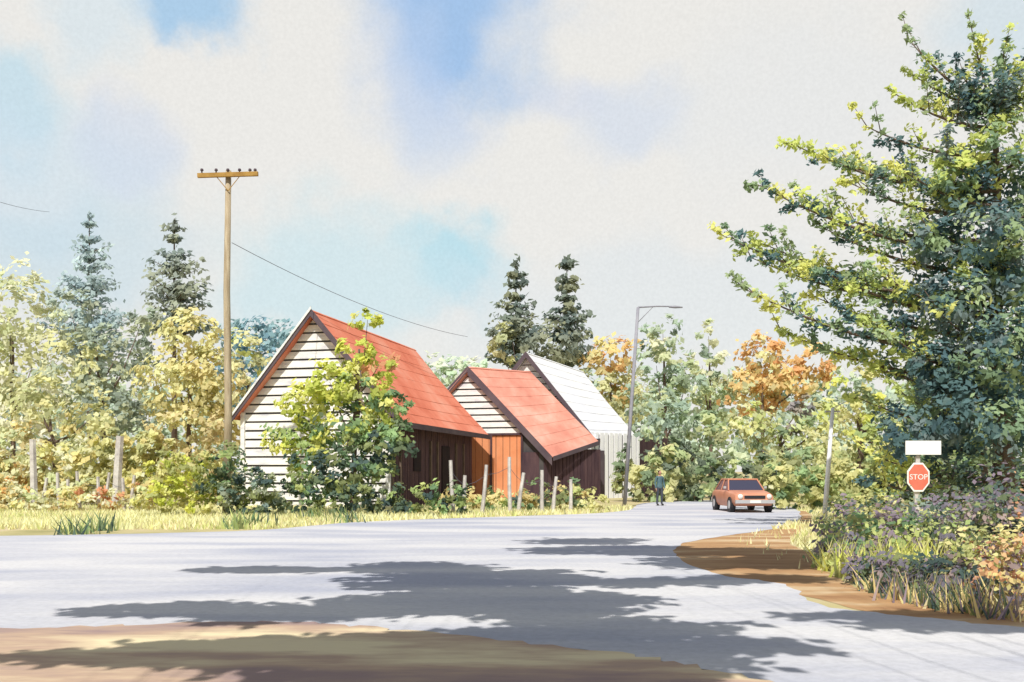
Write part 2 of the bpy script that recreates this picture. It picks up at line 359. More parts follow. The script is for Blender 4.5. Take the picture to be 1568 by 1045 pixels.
dr=B.lerp(b2,.16); mb.box(dr+Z*1.5+Vector((.1,-.14,0)),.9,.05,3.0,math.atan2(b2.y-B.y,b2.x-B.x))
mb.make('fascia',[M_fascia],e)
# ================================================================= POLES
pb=W(347,790,38.5); pb.z=0; pt=W(350,262,38.5); e=empty('utility_pole',pb)
mb=MB(); mb.tube([pb,pb.lerp(pt,.3)+Vector((.05,0,0)),pb.lerp(pt,.65)-Vector((.04,0,0)),pt],[.17,.15,.13,.11],12); mb.make('pole',M_polew,e,True)
mb=MB(); c=W(349,268,38.3); mb.box(c,2.32,.13,.16,0,0,-.03); mb.tube([c+Vector((-.5,0,0)),c+Vector((0,0.05,-.6))],.016,6,0); mb.tube([c+Vector((.5,0,0)),c+Vector((0,.05,-.6))],.016,6,0); mb.make('crossarm',M_arm,e)
mb=MB()
for dx in (-1.0,-.45,0,.45,.85,1.05):
    q=c+Vector((dx,0,.08)); mb.tube([q,q+Z*.06,q+Z*.08,q+Z*.15],[.03,.03,.07,.05],8)
mb.make('insulators',M_fascia,e,True)
def wire(mb,a,b,sag,r=.012,n=16):
    mb.tube([a.lerp(b,i/n)-Z*sag*4*(i/n)*(1-i/n) for i in range(n+1)],r,4)
mb=MB(); wire(mb,W(355,372,38.4),W(716,516,62),.5,.012); mb.make('power_line',M_wire,None)
mb=MB(); wire(mb,W(-250,190,34),W(76,325,60),.6,.012); mb.make('power_line',M_wire,None)
b0=W(956,770,47); b0.z=0; t0=W(977,471,47); e=empty('street_lamp',b0); mb=MB()
mb.tube([b0,b0.lerp(t0,.5),t0],[.1,.085,.07],10); mb.tube([t0,t0+Vector((.9,0,.05)),t0+Vector((1.9,0,.04))],[.04,.035,.03],8); mb.tube([t0-Z*.7,t0+Vector((.7,0,.02))],.018,6)
mb.make('pole',M_metal,e,True); mb=MB(); h=t0+Vector((1.75,0,.02)); mb.tube([h-Vector((.3,0,0)),h,h+Vector((.35,0,-.02))],[.04,.07,.03],8); mb.make('lamp_head',M_metal,e,True)
b0=W(1262,800,33.2); b0.z=0; t0=W(1275,625,33.2); e=empty('telephone_pole',b0); mb=MB(); mb.tube([b0,b0.lerp(t0,.5),t0],[.09,.075,.06],8); mb.make('pole',M_wboard,e,True)
mb=MB(); mb.box(t0-Z*.12,.5,.05,.05,0,0,0); mb.tube([t0,t0+Vector((.8,.3,.35))],.012,4); mb.make('bracket',M_post,e)
# ================================================================= FENCES
def fence(name,pts,th,rail=True,mat=None):
    o0=Vector(((pts[0][0]-CX)/F*pts[0][2],pts[0][2],0)); e=empty(name,o0); mb=MB(); tops=[]
    for px,py,d in pts:
        t=W(px,py,d); b=Vector((t.x+random.uniform(-.25,.15),d,0)); tops.append(t); mb.tube([b,b.lerp(t,.5)+Vector((random.uniform(-.03,.03),0,0)),t],[th*1.15,th,th*.9],6)
    mb.make('posts',mat or M_post,e); 
    if rail:
        mb=MB()
        for a,b in zip(tops[:-1],tops[1:]): 
            mb.tube([a-Z*.4,a.lerp(b,.5)-Z*.47,b-Z*.4],.008,4)
        mb.make('fence_wire',M_wire,e)
fence('wooden_fence',[(72,732,41.6),(88,724,41.6),(104,734,41.6),(118,722,41.6),(150,730,41.6),(168,724,41.6),(188,732,41.6),(206,728,41.6)],.075)
fence('wooden_fence',[(690,705,38.5),(712,728,38.6),(745,712,39),(780,700,39.2),(802,724,39.5),(830,720,40),(852,730,40.5),(874,734,41)],.075)
fence('fence_post',[(50,673,42)],.15,False); fence('fence_post',[(184,668,46)],.2,False)
# ================================================================= SIGN
sb=G(1403,820); e=empty('stop_sign',sb); D=sb.y
mb=MB(); pt=W(1406,697,D); mb.box8([sb+Vector((-.07,0,0)),sb+Vector((.07,0,0)),sb+Vector((.07,.09,0)),sb+Vector((-.07,.09,0)),pt+Vector((-.055,0,0)),pt+Vector((.055,0,0)),pt+Vector((.055,.09,0)),pt+Vector((-.055,.09,0))]); mb.make('post',M_post,e)
M_sred=noise_mat('stop_sign_red',[(.6,.14,.09),(.66,.19,.13)],scale=3,rough=.5)
M_swh=noise_mat('sign_white',[(.76,.76,.75),(.83,.83,.81)],scale=3,rough=.5)
def octa(mb,c,r,y,t,m):
    ring=[Vector((c.x+r*math.cos(math.pi/8+i*math.pi/4)*.86,y,c.z+r*1.12*math.sin(math.pi/8+i*math.pi/4))) for i in range(8)]
    vs=ring+[p+Vector((0,t,0)) for p in ring]; fs=[tuple(range(8)),tuple(range(15,7,-1))]+[(i,(i+1)%8,8+(i+1)%8,8+i) for i in range(8)]; mb.add(vs,fs,m)
c=W(1405,731,D); mb=MB(); octa(mb,c,.37,D-.05,.03,1); octa(mb,c,.325,D-.056,.005,0); mb.make('octagon_plate',[M_sred,M_swh],e)
tx=bpy.data.curves.new('lettering','FONT'); tx.body='STOP'; tx.size=.2; tx.align_x='CENTER'; tx.align_y='CENTER'; tx.extrude=.002; tx.materials.append(M_swh)
to=bpy.data.objects.new('lettering',tx); link(to,e); to.location=Vector((c.x,D-.06,c.z))-sb; to.rotation_euler=(math.pi/2,0,0)
mb=MB(); q=W(1412,686,D); mb.box(q+Vector((0,-.06,0)),.94,.03,.37,0,0,.0); mb.make('name_board',M_swh,e)
# ================================================================= CAR
cd=42.5; cb=Vector(((1135-CX)/F*cd,cd,0)); car=empty('parked_car',cb)
M_car=noise_mat('car_paint_orange',[(.48,.19,.11),(.60,.28,.17)],scale=1.5,rough=.4,spec=.4)
M_glass,_,bb=newmat('car_glass'); bb.inputs['Base Color'].default_value=(.05,.05,.08,1); bb.inputs['Roughness'].default_value=.15; bb.inputs['Specular IOR Level'].default_value=.5
M_tyre,_,bb=newmat('tyre'); bb.inputs['Base Color'].default_value=(.03,.03,.035,1)
M_chr,_,bb=newmat('bumper_chrome'); bb.inputs['Base Color'].default_value=(.6,.6,.62,1); bb.inputs['Roughness'].default_value=.35; bb.inputs['Metallic'].default_value=.5
M_lamp,_,bb=newmat('headlamp'); bb.inputs['Base Color'].default_value=(.8,.78,.7,1); bb.inputs['Roughness'].default_value=.2
def loft(secs):
    v=[];n=len(secs[0]);f=[]
    for s in secs: v+=s
    for i in range(len(secs)-1):
        for j in range(n): f.append((i*n+j,i*n+(j+1)%n,(i+1)*n+(j+1)%n,(i+1)*n+j))
    f.append(tuple(range(n))[::-1]); f.append(tuple((len(secs)-1)*n+j for j in range(n))); return v,f
def sec(y,w,zb,zt,k=.84): return [(-w*.9,y,zb),(-w,y,zb+.14),(-w*1.0,y,zt-.2),(-w*.96,y,zt-.07),(-w*k,y,zt),(w*k,y,zt),(w*.96,y,zt-.07),(w,y,zt-.2),(w,y,zb+.14),(w*.9,y,zb)]
def cpart(name,v,f,m,mi=None,smooth=True,bev=0):
    me=bpy.data.meshes.new(name); me.from_pydata(v,[],f)
    for x in (m if isinstance(m,list) else [m]): me.materials.append(x)
    if mi: me.polygons.foreach_set('material_index',mi)
    me.polygons.foreach_set('use_smooth',[smooth]*len(f)); o=bpy.data.objects.new(name,me); link(o,car)
    if bev: bv=o.modifiers.new('b','BEVEL'); bv.width=bev; bv.segments=2
    return o
S=[sec(-1.95,.66,.34,.66),sec(-1.86,.74,.28,.74),sec(-1.3,.78,.24,.80),sec(-.65,.79,.22,.85),(sec(.4,.79,.22,.86)),sec(1.3,.78,.24,.86),sec(1.8,.74,.3,.82),sec(1.9,.68,.36,.74)]
v_,f_=loft(S); cpart('body',v_,f_,M_car,bev=.02)
b0=[(-.70,-.75,.83),(.70,-.75,.83),(.70,1.35,.84),(-.70,1.35,.84)]; t_=[(-.56,-.22,1.24),(.56,-.22,1.24),(.56,.85,1.24),(-.56,.85,1.24)]
cpart('windows',b0+t_,[(0,1,5,4),(1,2,6,5),(2,3,7,6),(3,0,4,7)],M_glass,smooth=False)
mb=MB(); mb.box((0,.315,1.26),1.18,1.14,.06)
for s_ in (-1,1):
    mb.tube([(s_*.70,-.76,.83),(s_*.57,-.22,1.25)],.03,6); mb.tube([(s_*.70,1.36,.83),(s_*.57,.86,1.25)],.035,6); mb.tube([(s_*.71,.35,.83),(s_*.58,.33,1.25)],.025,6)
cpart('roof',[Vector(x) for x in mb.v],mb.f,M_car,smooth=False,bev=.01)
mb=MB(); mb.box((0,-1.99,.43),1.5,.1,.13,m=0); mb.box((0,1.95,.46),1.46,.1,.12,m=0); mb.box((0,-1.955,.60),.8,.03,.12,m=1); mb.box((0,-2.05,.43),.4,.02,.1,m=2)
mb.box((-.8,-.55,.95),.1,.07,.09,m=0); mb.box((.8,-.55,.95),.1,.07,.09,m=0)
cpart('bumpers',mb.v,mb.f,[M_chr,M_tyre,M_lamp],mb.m,False)
mb=MB()
for s_ in (-1,1): mb.tube([(s_*.55,-1.92,.62),(s_*.55,-1.985,.62)],[.1,.09],12)
cpart('headlamps',mb.v,mb.f,M_lamp)
mb=MB()
for s_ in (-1,1):
    for y in (-1.25,1.2):
        mb.tube([(s_*.62,y,.3),(s_*.81,y,.3)],.3,20,0); mb.tube([(s_*.80,y,.3),(s_*.825,y,.3)],[.17,.15],14,1)
cpart('wheels',mb.v,mb.f,[M_tyre,M_chr],mb.m,False)
car.rotation_euler=(0,0,math.radians(3)); car.scale=(1.08,1,1.08)
# ================================================================= PERSON
pd=49.0; pbase=Vector(((1010-CX)/F*pd,pd,0)); person=empty('standing_person',pbase)
def skin(name,V_,E_,R_,mats,matfn,parent,sub=1):
    me=bpy.data.meshes.new(name+'_s'); me.from_pydata(V_,E_,[]); o=bpy.data.objects.new(name+'_s',me); scene.collection.objects.link(o)
    sm=o.modifiers.new('s','SKIN'); sm.use_smooth_shade=True
    for i,r in enumerate(R_): me.skin_vertices[0].data[i].radius=(r,r) if not isinstance(r,tuple) else r
    me.skin_vertices[0].data[0].use_root=True
    ss=o.modifiers.new('u','SUBSURF'); ss.levels=sub; ss.render_levels=sub
    bpy.context.view_layer.update(); dg=bpy.context.evaluated_depsgraph_get(); m2=bpy.data.meshes.new_from_object(o.evaluated_get(dg)); bpy.data.objects.remove(o)
    m2.materials.clear()
    for m in mats: m2.materials.append(m)
    for p in m2.polygons: p.material_index=matfn(p.center)
    o2=bpy.data.objects.new(name,m2); return link(o2,parent)
V_=[(0,0,.95),(0,.0,1.1),(0,0,1.28),(0,0,1.43),(0,-.01,1.52), (.1,0,.9),(.11,-.03,.5),(.12,.0,.1),(.13,-.16,.04), (-.1,0,.9),(-.1,.04,.5),(-.1,.08,.1),(-.11,-.08,.04), (.18,0,1.40),(.25,.03,1.13),(.23,-.1,.9),(.22,-.13,.83), (-.18,0,1.40),(-.24,.04,1.13),(-.24,-.04,.88),(-.235,-.06,.81)]
E_=[(0,1),(1,2),(2,3),(3,4),(0,5),(5,6),(6,7),(7,8),(0,9),(9,10),(10,11),(11,12),(3,13),(13,14),(14,15),(15,16),(3,17),(17,18),(18,19),(19,20)]
R_=[(.15,.11),(.14,.10),(.17,.115),(.13,.09),.055, .10,.07,.05,.045,.10,.07,.05,.045,.065,.052,.038,.03,.065,.052,.038,.03]
for wi,w in ((16,(.22,-.13,.83)),(20,(-.235,-.06,.81))):
    for k in range(5):
        dx=(k-1.5)*.018 if k<4 else .0; l=[.075,.085,.08,.062,.05][k]
        if k<4: a=(w[0]+dx*.6,w[1]+dx,w[2]-.035); b_=(a[0],a[1]-.012,a[2]-l)
        else: a=(w[0],w[1]-.035,w[2]-.01); b_=(w[0],w[1]-.06,w[2]-.05)
        i=len(V_); V_+= [a,b_]; E_+=[(wi,i),(i,i+1)]; R_+=[.010,.008]
M_skin,_,bb=newmat('skin'); bb.inputs['Base Color'].default_value=(.42,.24,.17,1)
M_jkt=noise_mat('teal_jacket',[(.07,.13,.15),(.11,.18,.2)],scale=6); M_trs=noise_mat('dark_trousers',[(.05,.06,.08),(.08,.085,.1)],scale=6); M_shoe,_,bb=newmat('shoes'); bb.inputs['Base Color'].default_value=(.03,.025,.02,1)
M_hair,_,bb=newmat('hair'); bb.inputs['Base Color'].default_value=(.05,.03,.02,1)
skin('body',V_,E_,R_,[M_jkt,M_trs,M_skin,M_shoe],lambda c:3 if c.z<.09 else (2 if (c.z>1.47 or (abs(c.x)>.17 and c.z<.86)) else (0 if c.z>.90 or abs(c.x)>.19 else 1)),person)
def blob(name,c,r,m,parent,mod=None):
    bm=bmesh.new(); bmesh.ops.create_uvsphere(bm,u_segments=20,v_segments=14,radius=1)
    for v in bm.verts:
        p=v.co
        if mod: p=mod(p.copy())
        v.co=Vector((p.x*r[0]+c[0],p.y*r[1]+c[1],p.z*r[2]+c[2]))
    me=bpy.data.meshes.new(name); bm.to_mesh(me); bm.free(); me.materials.append(m); me.polygons.foreach_set('use_smooth',[True]*len(me.polygons)); return link(bpy.data.objects.new(name,me),parent)
def headm(p):
    if p.z<0: p.x*=1+.25*p.z; p.y*=1+.12*p.z
    return p
blob('head',(0,-.02,1.62),(.075,.095,.115),M_skin,person,headm); blob('hair',(0,.01,1.645),(.084,.098,.108),M_hair,person)
blob('nose',(0,-.118,1.61),(.012,.02,.02),M_skin,person); blob('mouth',(0,-.105,1.567),(.024,.008,.006),noise_mat('lips',[(.3,.1,.08),(.35,.12,.1)]),person)
for s_ in (-1,1): blob('eye',(s_*.03,-.105,1.63),(.011,.008,.008),M_hair,person); blob('ear',(s_*.08,-.01,1.615),(.01,.02,.03),M_skin,person)
person.rotation_euler=(0,0,math.radians(25))
# ================================================================= TREES
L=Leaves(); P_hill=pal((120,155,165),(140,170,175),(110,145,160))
e=empty('distant_tree_line',(0,150,0))
for px in range(-150,1800,22):
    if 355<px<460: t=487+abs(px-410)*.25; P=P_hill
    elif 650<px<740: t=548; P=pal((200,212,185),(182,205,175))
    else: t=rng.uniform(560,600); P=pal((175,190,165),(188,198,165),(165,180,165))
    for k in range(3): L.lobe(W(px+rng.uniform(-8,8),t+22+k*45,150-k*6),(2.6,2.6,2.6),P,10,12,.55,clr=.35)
L.make('crowns',e)
broadleaf('deciduous_tree',20,64,[(15,470,70,75,P_pale),(-40,560,90,90,P_pale),(50,560,70,70,P_pale+P_olive),(10,650,90,60,P_olive+P_pale)])
conifer('pine_tree',137,82,332,560,66,P_blue)
conifer('fir_tree',267,74,335,520,62,P_conG,levels=10)
broadleaf('deciduous_tree',170,60,[(110,480,40,45,P_blue+P_grey),(180,545,65,55,P_grey),(120,570,60,60,P_olive+P_grey),(160,625,75,50,P_grey),(215,500,30,30,P_grey)])
broadleaf('deciduous_tree',292,56,[(290,515,55,42,P_gold+P_olive[:1]),(270,590,65,60,P_gold),(325,580,55,60,P_gold+P_olive[:2]),(300,655,80,45,P_gold+P_ochre)],dens=1.5)
broadleaf('deciduous_tree',385,60,[(372,550,38,48,P_yg+P_olive),(395,610,35,45,P_olive)])
broadleaf('deciduous_tree',90,54,[(60,620,55,50,P_pale+P_olive),(140,640,50,50,P_olive+P_gold),(20,690,70,50,P_ochre+P_orange[:2]+P_pale),(110,700,80,40,P_olive+P_pale)])
conifer('fir_tree',790,86,402,560,44,P_conD,levels=9)
conifer('fir_tree',868,88,395,560,50,P_conD,levels=10)
broadleaf('deciduous_tree',815,84,[(785,525,38,38,P_conD+P_olive),(845,530,45,36,P_conD),(765,530,20,25,P_ochre)],tr=.15)
broadleaf('maple_tree',935,86,[(935,545,52,36,P_orange),(925,590,55,40,P_orange[2:]+P_olive),(960,620,40,40,P_olive)],dens=1.3)
broadleaf('deciduous_tree',1020,78,[(1015,510,30,38,P_pale+P_teal),(1005,560,42,40,P_teal+P_pale),(1000,610,50,45,P_teal+P_green),(1050,590,45,50,P_green+P_teal)])
broadleaf('deciduous_tree',1088,84,[(1085,515,18,36,P_teal+P_pale),(1075,560,38,35,P_teal+P_pale),(1095,610,40,40,P_green)])
broadleaf('maple_tree',1170,76,[(1165,545,42,36,P_orange),(1205,580,55,40,P_orange),(1150,600,45,40,P_orange+P_olive),(1245,560,35,35,P_orange),(1230,620,20,25,P_purple)],dens=1.7)
broadleaf('deciduous_tree',1180,60,[(1150,660,50,42,P_yg+P_olive),(1205,680,55,45,P_green+P_olive),(1260,650,45,45,P_yg+P_olive),(1225,640,22,24,P_purple),(1290,700,50,60,P_olive)])
broadleaf('deciduous_tree',1060,62,[(1020,650,50,45,P_green+P_teal),(1080,660,40,40,P_green),(1050,705,55,40,P_green+P_dkgreen)])
broadleaf('deciduous_tree',1320,45,[(1310,600,40,50,P_olive+P_yg),(1340,680,45,60,P_olive+P_green),(1310,740,50,40,P_olive),(1390,640,50,60,P_green)])
broadleaf('deciduous_tree',1500,48,[(1480,560,70,80,P_green+P_grey),(1560,620,80,90,P_grey),(1460,680,70,60,P_green+P_grey),(1560,480,60,80,P_green)])
broadleaf('young_tree',540,39.5,[(563,490,26,20,P_yg),(545,540,30,28,P_yg),(580,560,36,30,P_yg+P_rust[:1]),(505,585,52,38,P_yg),(555,600,46,36,P_yg+P_green),(468,618,46,34,P_yg),(598,625,34,34,P_green+P_yg),(530,650,66,42,P_green+P_yg+P_dkgreen[:2]),(455,680,54,38,P_green+P_yg),(590,685,50,42,P_dkgreen+P_green),(520,715,80,38,P_dkgreen+P_green)],size=.13,dens=1.8,tr=.12)
def hedge(name,spans,d,size=None,dens=1.0):
    e=empty(name,((spans[0][0]-CX)/F*d,d,0)); L=Leaves(); size=size or .0036*d
    for (x0,x1,top,P) in spans:
        x=x0
        while x<x1:
            w=rng.uniform(14,26); zt=W(0,top+rng.uniform(-8,10),d).z; r=w*d/F
            n=max(1,int(zt/(r*1.1)))
            for k in range(n):
                z=zt-r*.7-k*r*1.1
                if z<-.2: break
                L.lobe(((x-CX)/F*d,d+rng.uniform(-.8,.8),z),(r*1.2,r,r),haze_tint(P,d),int(8*dens),16,size,clr=.35)
            x+=w*1.2
    L.make('foliage',e); return e
hedge('hedge',[(-80,60,690,P_ochre+P_pale+P_orange[:2]),(60,150,680,P_gold+P_pale),(150,260,668,P_gold+P_olive),(260,360,690,P_olive+P_ochre)],50)
hedge('hedge',[(965,1060,690,P_green+P_olive+P_dkgreen[:1]),(1060,1180,700,P_dkgreen+P_green),(1180,1330,690,P_green+P_olive)],56)
hedge('hedge',[(1160,1340,722,P_olive+P_green),(1340,1700,700,P_dkgreen+P_green)],44.5)
hedge('flowering_shrub',[(240,330,700,P_olive+P_yg),(325,360,690,P_dkgreen+P_green),(345,420,722,P_dkgreen+P_grey)],37,.11)
hedge('shrub',[(430,520,728,P_dkgreen+P_green),(520,620,735,P_dkgreen),(620,700,745,P_dkgreen+P_green)],37.5,.11)
hedge('shrub',[(0,110,748,P_pale+P_ochre),(110,240,744,P_ochre+P_rust[:1]+P_pale)],41,.11)
hedge('shrub',[(700,800,748,P_green+P_ochre),(800,880,746,P_green+P_ochre+P_dkgreen),(880,930,755,P_olive)],42,.12)
# ---- big evergreen at right
D=28.5; base=Vector(((1535-CX)/F*D,D,0)); top=W(1520,150,D); e=empty('cedar_tree',base); mb=MB(); L=Leaves()
tp=[base.lerp(top,i/10)+Vector((.08*math.sin(i),.05*math.cos(i*1.7),0)) for i in range(11)]
mb.tube(tp,[.36-.032*i for i in range(11)],12)
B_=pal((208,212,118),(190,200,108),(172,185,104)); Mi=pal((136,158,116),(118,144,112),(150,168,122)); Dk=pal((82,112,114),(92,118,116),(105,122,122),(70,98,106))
def limb(tip,curl=.12,wid=.42,n=None,pals=None,tw=.8):
    tip=Vector(tip); hz_=(tip.xy-base.xy).length; zt=max(1.0,min(top.z*.97,tip.z-.22*hz_)); s=base.lerp(top,zt/top.z)
    ln=(tip-s).length; mid=s.lerp(tip,.5)-Z*curl*ln; P=[]
    K=9
    for i in range(K+1):
        t=i/K; P.append(s*(1-t)**2+mid*2*t*(1-t)+tip*t*t)
    mb.tube(P,[.08*(1-i/K)*min(1,ln/4)+.012 for i in range(K+1)],5)
    n=n or max(6,int(ln/.45)); pp=pals or (B_+Mi+Dk)
    pd_=Vector(((tip-s).y,-(tip-s).x,0)).normalized()
    for i in range(n):
        t=.25+.75*i/(n-1) if n>1 else 1; c=s*(1-t)**2+mid*2*t*(1-t)+tip*t*t
        w=wid*(.55+.6*math.sin(math.pi*min(1,t*1.05)))
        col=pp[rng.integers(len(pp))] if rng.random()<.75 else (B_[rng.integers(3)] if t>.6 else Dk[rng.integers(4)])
        sd=rng.choice([-1,1]); tipo=c+pd_*sd*rng.uniform(.1,tw)*(1.1-t*.6)+Z*rng.uniform(-.3,.75)+(tip-s).normalized()*.35
        mb.tube([c,tipo],[.018,.006],4)
        L.clump(c,(w*.75,w*.75,w*.42),16,.1,col,asp=.5)
        for q in (.5,.95):
            L.clump(c.lerp(tipo,q),(w*.46,w*.46,w*.38),18,.095,col*rng.uniform(.9,1.1),asp=.5,up=.5)
tips=[(1165,285,-1),(1215,222,0),(1262,240,1),(1108,362,0),(1135,440,-1),(1150,395,1),(1172,375,.5),(1195,505,0),(1262,350,-.5),(1328,195,0),(1300,545,0),(1315,610,.5),(1325,690,0),(1392,62,0),(1430,165,.5),(1490,55,0),(1558,105,0),(1380,150,-.5),(1248,455,.5),(1335,735,0),(1240,405,-1),(1300,280,0),(1345,420,-1.2),(1380,260,-1),(1290,480,-1),(1370,520,-1.5),(1390,610,-1),(1535,90,0),(1230,310,.5),(1420,350,-1.5),(1440,480,-1.8),(1450,240,-1),(1405,120,.3),(1475,120,-.3)]
for x,y,dd in tips:
    big= x<1300
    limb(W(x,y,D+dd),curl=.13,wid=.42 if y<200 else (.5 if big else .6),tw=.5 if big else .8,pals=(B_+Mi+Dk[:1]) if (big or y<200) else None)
for i in range(32):
    t=rng.uniform(.1,.97); a=rng.uniform(-1.9,2.2) if i%3 else rng.uniform(2.2,4.0); R=(5.2*(1-t)**.6+.5)*rng.uniform(.6,1.0)
    if math.cos(a)<-.2: R*=.62
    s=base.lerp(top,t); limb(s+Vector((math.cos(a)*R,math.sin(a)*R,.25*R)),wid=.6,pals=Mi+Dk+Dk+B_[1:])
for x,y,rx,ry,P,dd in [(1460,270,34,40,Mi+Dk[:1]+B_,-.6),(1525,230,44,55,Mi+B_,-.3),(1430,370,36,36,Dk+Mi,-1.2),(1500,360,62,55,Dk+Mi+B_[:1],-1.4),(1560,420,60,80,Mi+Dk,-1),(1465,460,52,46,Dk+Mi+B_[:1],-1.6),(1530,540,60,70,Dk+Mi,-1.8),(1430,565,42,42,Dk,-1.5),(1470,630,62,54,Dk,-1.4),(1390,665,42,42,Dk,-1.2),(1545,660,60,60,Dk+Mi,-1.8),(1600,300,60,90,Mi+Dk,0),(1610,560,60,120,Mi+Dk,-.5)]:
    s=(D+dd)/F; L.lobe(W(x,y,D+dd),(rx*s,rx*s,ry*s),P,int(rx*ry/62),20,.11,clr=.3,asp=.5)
mb.make('trunk',M_bark,e,True); L.make('foliage',e)
def shrubmass(name,items,size):
    e=empty(name,G(*items[0][:2])); L=Leaves()
    for px,py,h,w,P in items:
        g=G(px,py); L.lobe((g.x,g.y,h*.45),(w,w*.8,h*.6),P,52,24,size,clr=.3)
    L.make('foliage',e)
shrubmass('shrub',[(1330,862,1.0,1.0,P_green+P_olive+P_purple),(1295,872,.6,.6,P_purple+P_green)],.055)
shrubmass('shrub',[(1400,868,.9,1.2,P_purple+P_green),(1450,860,1.2,1.4,P_purple+P_dkgreen+P_grey),(1530,870,1.5,1.4,P_purple+P_dkgreen+P_rust[:1]),(1600,870,1.7,1.5,P_purple+P_dkgreen)],.06)
shrubmass('shrub',[(1350,895,.4,.6,P_purple+P_dkgreen),(1400,905,.55,.7,P_purple+P_dkgreen),(1470,918,.55,.7,P_purple+P_dkgreen),(1530,918,.9,.7,P_rust+P_olive+P_purple),(1600,925,1.0,.9,P_rust+P_ochre+P_purple)],.045)
shrubmass('shrub',[(1330,828,1.1,1.1,P_dkgreen+P_olive+P_purple),(1490,815,1.9,1.5,P_dkgreen+P_purple),(1580,820,2.4,1.8,P_dkgreen+P_purple)],.065)
# ---- grass
def inpoly(x,y,poly):
    c=False;j=len(poly)-1
    for i in range(len(poly)):
        if (poly[i].y>y)!=(poly[j].y>y) and x<(poly[j].x-poly[i].x)*(y-poly[i].y)/(poly[j].y-poly[i].y)+poly[i].x: c=not c
        j=i
    return c
def grass(name,pts,h,wd,cols,lean=.35):
    n=len(pts); p=np.array(pts); hh=h*rng.uniform(.4,1.3,n)
    a=rng.uniform(0,6.28,n); t=np.stack([np.cos(a),np.sin(a)*.5,np.zeros(n)],1); t*= (wd*rng.uniform(.6,1.4,n))[:,None]
    ln=rng.normal(0,lean,(n,2))*hh[:,None]; tip=p+np.stack([ln[:,0],ln[:,1],hh],1)
    v=np.empty((n,3,3)); v[:,0]=p-t; v[:,1]=p+t; v[:,2]=tip
    me=bpy.data.meshes.new(name); me.vertices.add(n*3); me.vertices.foreach_set('co',v.reshape(-1)); me.loops.add(n*3); me.loops.foreach_set('vertex_index',np.arange(n*3,dtype=np.int32))
    me.polygons.add(n); me.polygons.foreach_set('loop_start',np.arange(0,n*3,3,dtype=np.int32)); me.polygons.foreach_set('loop_total',np.full(n,3,dtype=np.int32)); me.update(calc_edges=True)
    cl=np.array(cols)
    at=me.color_attributes.new('Col','FLOAT_COLOR','CORNER'); cc=np.ones((n*3,4)); cc[:,:3]=np.repeat(cl*rng.uniform(.75,1.25,(n,1)),3,axis=0); at.data.foreach_set('color',cc.reshape(-1)); me.materials.append(M_grass); link(bpy.data.objects.new(name,me))
def field(x0,x1,y0,y1,n,P1,soil=0.0):
    pts=[];cols=[]
    while len(pts)<n:
        x=rng.uniform(x0,x1);y=rng.uniform(y0,y1)
        if inpoly(x,y,rp): continue
        if soil and rng.random()<soil and inpoly(x,y,ep): continue
        pts.append((x,y,0)); w=math.sin(x*.5+1.3*math.sin(y*.6))+math.sin(y*.8+x*.3)+rng.normal(0,.4); cols.append(P1[int(abs(w)*2)%len(P1)])
    return pts,cols
GP=pal((226,216,165),(208,206,140),(232,206,158),(185,192,118),(222,214,168),(168,180,108))
a,b_=field(-24,9,29,46,36000,GP); grass('grass',a,.2,.035,b_)
a,b_=field(5,22,10,45,24000,GP+pal((205,165,120)),.93); grass('grass',a,.17,.022,b_)
def tufts(name,items,P,h,w,n=70,sp=.22):
    pts=[];cols=[]
    for px,py in items:
        g=G(px,py)
        for k in range(n):
            pts.append((g.x+rng.normal(0,sp),g.y+rng.normal(0,sp),0)); cols.append(P[rng.integers(len(P))])
    grass(name,pts,h,w,cols,.4)
tufts('grass_tuft',[(1300,884),(1330,894),(1365,890),(1395,886),(1430,880),(1465,884),(1350,880),(1410,896),(1445,866),(1500,886),(1380,868),(1530,906),(1275,874)],P_yg+P_olive,.55,.026,70,.13)
tufts('grass_tuft',[(1420,928),(1460,936),(1500,940),(1380,920),(1540,947),(1490,918),(1345,908)],P_dkgreen+P_purple+P_ochre,.4,.02,60,.14)
tufts('grass_tuft',[(120,818),(155,813),(360,810),(385,806),(480,797),(530,800)],P_dkgreen+P_green,.5,.045,50,.3)
# ---- tall trees behind the viewer (they shade the near road)
def shadetree(name,base,topz,targets):
    e=empty(name,base); L=Leaves(); ends=[]
    for px,py,h,rx,ry in targets:
        g=G(px,py); c=Vector((g.x+SUN.x/SUN.z*h,g.y+SUN.y/SUN.z*h,h)); ends.append(c)
        n=int(21*rx*ry+7)
        for i in range(n):
            a=rng.uniform(0,6.283); r=rng.uniform(0,1)**.5
            L.clump((c.x+rx*r*math.cos(a),c.y+ry*r*math.sin(a),c.z+rng.uniform(-.3,.3)),(.6,.26,.18),42,.16,P_green[rng.integers(4)],up=1.6)
    mb=MB(); trunk(mb,base,(base[0]*.8,base[1],topz),.35,limbs=ends,lr=.07); mb.make('trunk',M_bark,e,True); L.make('crown',e)
shadetree('maple_tree',(-3,-5,0),15,[(740,890,9.5,1.7,1.8),(800,925,9,1.7,1.1),(660,925,9,1.2,.9),(640,870,12,1.0,.7),(430,873,12,1.6,.3),(300,934,9,1.4,.35),(400,945,9,1.0,.4),(900,960,8.5,1.2,.7),(560,992,8,1.7,.5),(380,1005,8,1.2,.45),(730,1000,8,1.8,.8),(930,1020,8,1.1,.5),(600,1035,8,1.6,.4),(850,1040,8,1.2,.3),(180,1005,8.5,.5,.25)])
